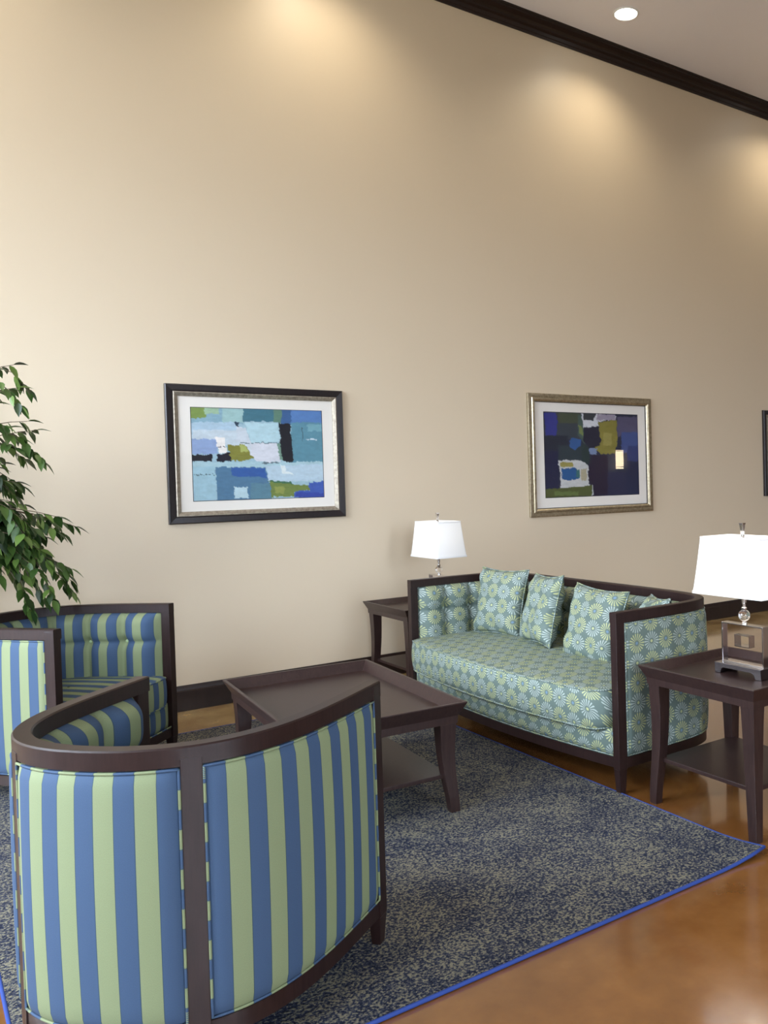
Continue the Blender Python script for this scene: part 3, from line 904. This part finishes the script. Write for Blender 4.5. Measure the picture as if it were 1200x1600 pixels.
S2 = [((62, 64, 74), bxp(200, 200, 560, 430)), ((72, 80, 62), bxp(330, 220, 500, 300)), ((52, 56, 138), [(225, 215), (310, 220), (330, 300), (400, 380), (370, 420), (240, 400)]),
      ((58, 66, 76), bxp(320, 300, 480, 420)), ((44, 48, 62), bxp(225, 400, 400, 520)), ((70, 90, 84), [(480, 230), (520, 235), (530, 470), (480, 400)]), ((110, 125, 70), [(480, 310), (510, 330), (520, 400), (490, 380)]),
      ((50, 62, 70), bxp(330, 480, 560, 610)), ((48, 88, 150), [(415, 430), (450, 415), (500, 430), (505, 480), (460, 515), (415, 500)]),
      ((62, 66, 70), bxp(515, 225, 615, 275)), ((195, 198, 205), [(505, 225), (520, 225), (525, 270), (600, 280), (625, 225), (790, 240), (780, 270), (640, 285), (640, 325), (525, 335)]),
      ((150, 140, 160), bxp(625, 230, 780, 275)), ((132, 124, 52), [(640, 290), (790, 275), (795, 440), (775, 545), (660, 545), (610, 500), (660, 460)]),
      ((150, 140, 70), bxp(680, 380, 750, 480)), ((42, 42, 60), [(525, 340), (640, 325), (662, 440), (650, 480), (570, 500), (520, 440)]), ((45, 60, 60), [(510, 460), (570, 500), (570, 620), (540, 635), (510, 600)]),
      ((110, 130, 170), bxp(568, 500, 625, 550)), ((84, 80, 110), [(795, 245), (970, 250), (970, 370), (850, 370), (795, 420)]), ((62, 80, 140), bxp(830, 370, 975, 540)), ((50, 62, 118), bxp(880, 480, 975, 600)),
      ((40, 42, 72), bxp(230, 525, 330, 850)), ((190, 192, 192), [(325, 600), (500, 595), (560, 640), (560, 780), (590, 800), (480, 820), (345, 830), (345, 700)]),
      ((150, 140, 70), bxp(345, 615, 440, 650)), ((170, 160, 130), bxp(505, 665, 548, 760)), ((40, 90, 150), [(352, 665), (460, 660), (490, 690), (488, 745), (420, 758), (358, 750)]), ((60, 110, 110), bxp(465, 670, 492, 740)),
      ((84, 92, 48), [(230, 830), (480, 812), (590, 800), (595, 885), (235, 900)]), ((100, 116, 60), bxp(300, 850, 480, 880)),
      ((44, 36, 58), [(585, 550), (710, 560), (730, 620), (720, 700), (740, 870), (600, 880), (590, 800), (560, 760), (560, 660)]), ((48, 50, 80), bxp(715, 690, 980, 880)), ((52, 56, 76), bxp(720, 550, 880, 690)), ((40, 46, 78), bxp(870, 600, 980, 870)), ((180, 185, 190), bxp(590, 795, 597, 880))]
S3 = [((120, 130, 70), bxp(0, 0, 60, 60)), ((70, 110, 140), bxp(40, 0, 100, 50)), ((40, 50, 70), bxp(20, 50, 50, 80)), ((180, 195, 190), bxp(50, 55, 100, 100)), ((150, 150, 90), bxp(0, 75, 45, 100))]

def mitre(b, x0, x1, z0, z1, prof):
    """picture-frame moulding; prof: list of (inset, depth toward the room)"""
    rows = []
    for (i, d) in prof: rows.append([(x0 + i, -d, z0 + i), (x1 - i, -d, z0 + i), (x1 - i, -d, z1 - i), (x0 + i, -d, z1 - i)])
    b.grid(rows, None, closed_u=True, closed_v=True)

def picture(x0, x1, z0, z1, style, label, art, mw):
    cx, cz = (x0 + x1) / 2, z0
    t = empty('framed_picture', (cx, WY, cz), 0, label, 'picture', None)
    w, h = x1 - x0, z1 - z0
    if style == 'black':
        b = MB(); mitre(b, -w / 2, w / 2, 0, h, [(0, .001), (0, .024), (.006, .030), (.040, .026), (.048, .022), (.048, .001)]); b.build('frame', M['black_frame'], t)
        b = MB(); mitre(b, -w / 2 + .0485, w / 2 - .0485, .0485, h - .0485, [(0, .002), (0, .026), (.006, .027), (.022, .020), (.030, .017), (.030, .002)]); b.build('inner_liner', M['silver'], t)
        fi = .077
    else:
        b = MB(); mitre(b, -w / 2, w / 2, 0, h, [(0, .001), (0, .020), (.006, .024), (.030, .026), (.036, .024), (.042, .034), (.054, .038), (.066, .030), (.070, .020), (.070, .001)]); b.build('frame', M['champagne'], t, smooth=True, angle=35)
        b = MB(); mitre(b, -w / 2 + .0705, w / 2 - .0705, .0705, h - .0705, [(0, .002), (0, .020), (.004, .018), (.004, .002)]); b.build('inner_liner', M['black_frame'], t)
        fi = .074
    mx, mt, mb_ = mw
    b = MB(); b.box(-w / 2 + fi, w / 2 - fi, -.010, -.004, fi, h - fi); b.build('mat_board', M['mat_board'], t)
    aw = w - 2 * (fi + mx); ah = h - 2 * fi - mt - mb_; acz = fi + mb_ + ah / 2
    b = MB(); mitre(b, -aw / 2 - .004, aw / 2 + .004, acz - ah / 2 - .004, acz + ah / 2 + .004, [(0, .010), (0, .0108), (.005, .0108), (.005, .010)]); b.build('mat_line', M['black_frame'], t)
    artwork('art_print', aw, ah, art[0], art[1], art[2], t, -.0114, 0, acz, art[3])
    b = MB(); b.box(-w / 2 + fi - .003, w / 2 - fi + .003, -.0165, -.0145, fi - .003, h - fi + .003); b.build('glazing', M['pane'], t)
    return t
picture(1.382, 2.592, 1.233, 2.154, 'black', 'black-framed abstract print in pale blues, hung above the coffee table', (ART1, (150, 185, 200), S1, 5), (.082, .075, .072))
picture(4.252, 5.684, 1.145, 2.213, 'gold', 'champagne-framed dark indigo abstract print, hung right of centre on the wall', (ART2, (46, 50, 72), S2, 6), (.098, .085, .090))
picture(7.321, 8.531, 1.233, 2.154, 'black', 'black-framed picture cut off by the right edge, above the nearer lamp', (((0, 0), (100, 0), (100, 100), (0, 100)), (150, 160, 120), S3, 3), (.082, .075, .072))

# ------------------------------------------------------------------ wall sconce on the opposite wall (seen mirrored in the picture glass)
t = empty('wall_sconce', (14.85, YB, 1.70), 0, 'lit amber wall sconce mirrored in the glass of the indigo print', 'wall light')
b = MB(); rows = []
for k in range(13):
    th = PI * k / 12; rows.append([(.125 * math.cos(th), .02 + .08 * math.sin(th), .03), (.125 * math.cos(th), .02 + .08 * math.sin(th), .52)])
b.grid(rows); b.build('diffuser', M['sconce_glow'], t, smooth=True)
for z in (0, .08, .49, .53):
    b = MB(); b.box(-.14, .14, .015, .105, z, z + .014); b.build('band', M['darkmetal'], t)
b = MB(); b.box(-.14, .14, 0, .015, 0, .55); b.build('back_plate', M['darkmetal'], t)

# ------------------------------------------------------------------ ficus tree at the left edge
def leaf_mat():
    m, nt, b = new_mat('ficus_leaf')
    n = noise(nt, 9, 3, .6)
    oi = nd(nt, 'ShaderNodeVertexColor', layer_name='tone')
    r = ramp(nt, [(.2, (.016, .040, .008)), (.6, (.040, .095, .016)), (.95, (.12, .20, .04))])
    sp = nd(nt, 'ShaderNodeSeparateColor'); nt.links.new(oi.outputs[0], sp.inputs[0])
    nt.links.new(sp.outputs[0], r.inputs[0]); nt.links.new(r.outputs[0], b.inputs['Base Color'])
    b.inputs['Roughness'].default_value = .38; b.inputs['Specular IOR Level'].default_value = .5
    return m
M['leaf'] = leaf_mat()
M['bark'] = wood_mat('ficus_bark', (.10, .07, .045), (.2, .15, .10), .8)
M['pot'] = plain('woven_pot', (.10, .055, .03), .6)
M['soil'] = plain('potting_soil', (.03, .02, .012), .95)

def ficus():
    bx0, by0 = -.05, 5.42
    t = empty('potted_ficus', (bx0, by0, 0), 0, 'leafy green ficus tree at the left edge, behind the striped armchair', 'plant')
    b = MB(); b.lathe([(.0001, 0), (.15, 0), (.155, .01), (.19, .34), (.20, .345), (.20, .37), (.185, .37), (.18, .32), (.0001, .32)], 32); b.build('pot', M['pot'], t, smooth=True, angle=40)
    b = MB(); b.lathe([(.0001, .335), (.10, .334), (.178, .325)], 24); b.build('soil', M['soil'], t)
    rnd = random.Random(11)
    trunk = MB(); leaves = MB(); tones = []
    for k in range(3):
        ph = k * 2.09
        trunk.tube([(.03 * math.cos(ph + z * 5), .03 * math.sin(ph + z * 5), .33 + z) for z in [i * .06 for i in range(20)]], [.017 - .0004 * i for i in range(20)], n=8)
    def leaf(p, d, L):
        """leaf at p hanging along d with a folded midrib"""
        d = d.normalized(); s = d.cross(Vector((rnd.uniform(-.4, .4), rnd.uniform(-.4, .4), 1)))
        if s.length < .1: s = Vector((1, 0, 0))
        s.normalize(); nrm = s.cross(d)
        w = L * .27; rows = []
        for k, (f, ww) in enumerate(((0, .05), (.18, .75), (.42, 1.0), (.68, .72), (.86, .32), (1.0, .03))):
            c = p + d * L * f - Vector((0, 0, 1)) * (L * .22 * f * f)
            rows.append([c + s * w * ww + nrm * w * ww * .28, c, c - s * w * ww + nrm * w * ww * .28])
        n0 = len(leaves.v); leaves.grid(rows); tones.extend([rnd.random()] * (len(leaves.v) - n0))
    def twig(pts, r, dens, LL=.072):
        trunk.tube(pts, [r * (1 - .75 * i / (len(pts) - 1)) for i in range(len(pts))], n=5)
        for i in range(1, len(pts)):
            a, c = Vector(pts[i - 1]), Vector(pts[i])
            m = max(1, int((c - a).length / dens))
            for k in range(m):
                if i == 1 and rnd.random() < .6: continue
                p = a.lerp(c, (k + rnd.random()) / m); ax = (c - a).normalized()
                side = ax.cross(Vector((0, 0, 1))); side = side.normalized() if side.length > .05 else Vector((0, 1, 0))
                sg = 1 if (k + i) % 2 else -1
                d = ax * .6 + side * sg * rnd.uniform(.35, .9) + Vector((rnd.uniform(-.3, .3), rnd.uniform(-.3, .3), rnd.uniform(-1.1, -.1)))
                leaf(p, d, LL * rnd.uniform(.75, 1.15))
        leaf(Vector(pts[-1]), Vector(pts[-1]) - Vector(pts[-2]), LL)
    def branch(z0, tip, up_=.18, sub=5, LL=.072, spread=.2):
        a = Vector((0, 0, z0)); e = Vector(tip); mid = a.lerp(e, .5) + Vector((0, 0, up_))
        pts = []
        for k in range(9):
            s = k / 8; pts.append((a * (1 - s) ** 2 + mid * 2 * s * (1 - s) + e * s * s))
        twig([tuple(p) for p in pts], .006, .026, LL)
        for k in range(sub):
            s = rnd.uniform(.35, .9); i = int(s * 8); p = pts[i]
            d = (pts[min(8, i + 1)] - pts[i]).normalized() * rnd.uniform(.07, .16) + Vector((rnd.uniform(-.6, .6) * spread, rnd.uniform(-.8, .8) * spread, rnd.uniform(-.22, .02)))
            q = [tuple(p), tuple(p + d * .5 + Vector((0, 0, .015))), tuple(p + d + Vector((0, 0, -.03)))]
            twig(q, .003, .02, LL)
    def W2(x, y, z): return (x - bx0, y - by0, z)
    # branches that reach into view (world tips), then the rest of the crown
    for (z0, tip, u, sb) in ((1.6, (.52, 5.45, 2.02), .18, 1), (1.5, (.60, 5.5, 1.80), .12, 2), (1.5, (.46, 5.35, 1.80), .1, 3), (1.4, (.43, 5.5, 1.62), .1, 3), (1.35, (.76, 5.45, 1.27), .16, 4), (1.3, (.66, 5.3, 1.33), .15, 5),
                            (1.25, (.60, 5.5, 1.30), .15, 5), (1.2, (.73, 5.45, 1.04), .2, 5), (1.75, (.50, 5.45, 2.14), .14, 3), (1.7, (.40, 5.4, 2.10), .16, 4), (1.55, (.55, 5.4, 1.84), .14, 4), (1.5, (.42, 5.5, 1.72), .14, 5), (1.4, (.48, 5.35, 1.52), .12, 5), (1.35, (.52, 5.5, 1.40), .14, 6), (1.25, (.44, 5.3, 1.16), .14, 6), (1.2, (.58, 5.35, 1.16), .16, 6), (1.15, (.40, 5.45, 1.12), .14, 6), (1.45, (.40, 5.4, 1.60), .14, 6), (1.5, (.36, 5.35, 1.74), .12, 6), (1.3, (.62, 5.5, 1.22), .16, 6), (1.3, (.36, 5.3, 1.28), .14, 6), (1.15, (.62, 5.35, 1.08), .18, 5), (1.1, (.50, 5.3, 1.08), .15, 5), (1.2, (.50, 5.55, 1.1), .15, 5), (1.3, (.50, 5.25, 1.22), .12, 5), (1.4, (.42, 5.3, 1.42), .12, 5), (1.6, (.40, 5.3, 1.92), .15, 3)):
        branch(z0, W2(*tip), u, sb)
    for k in range(26):
        th = rnd.uniform(PI * .35, PI * 1.75); r = rnd.uniform(.35, .6); zt = rnd.uniform(.95, 2.1)
        y = max(-.55, min(.55, r * math.sin(th)))
        branch(min(1.5, max(1.0, zt - .1)), (min(.3, r * math.cos(th)), y, zt), .18, 4)
    tr = trunk.build('trunk', M['bark'], t, smooth=True)
    lo = leaves.build('foliage', M['leaf'], t, smooth=True)
    ca = lo.data.color_attributes.new('tone', 'FLOAT_COLOR', 'POINT')
    for i, v in enumerate(tones): ca.data[i].color = (v, v, v, 1)
    lo['kind'] = 'stuff'
ficus()
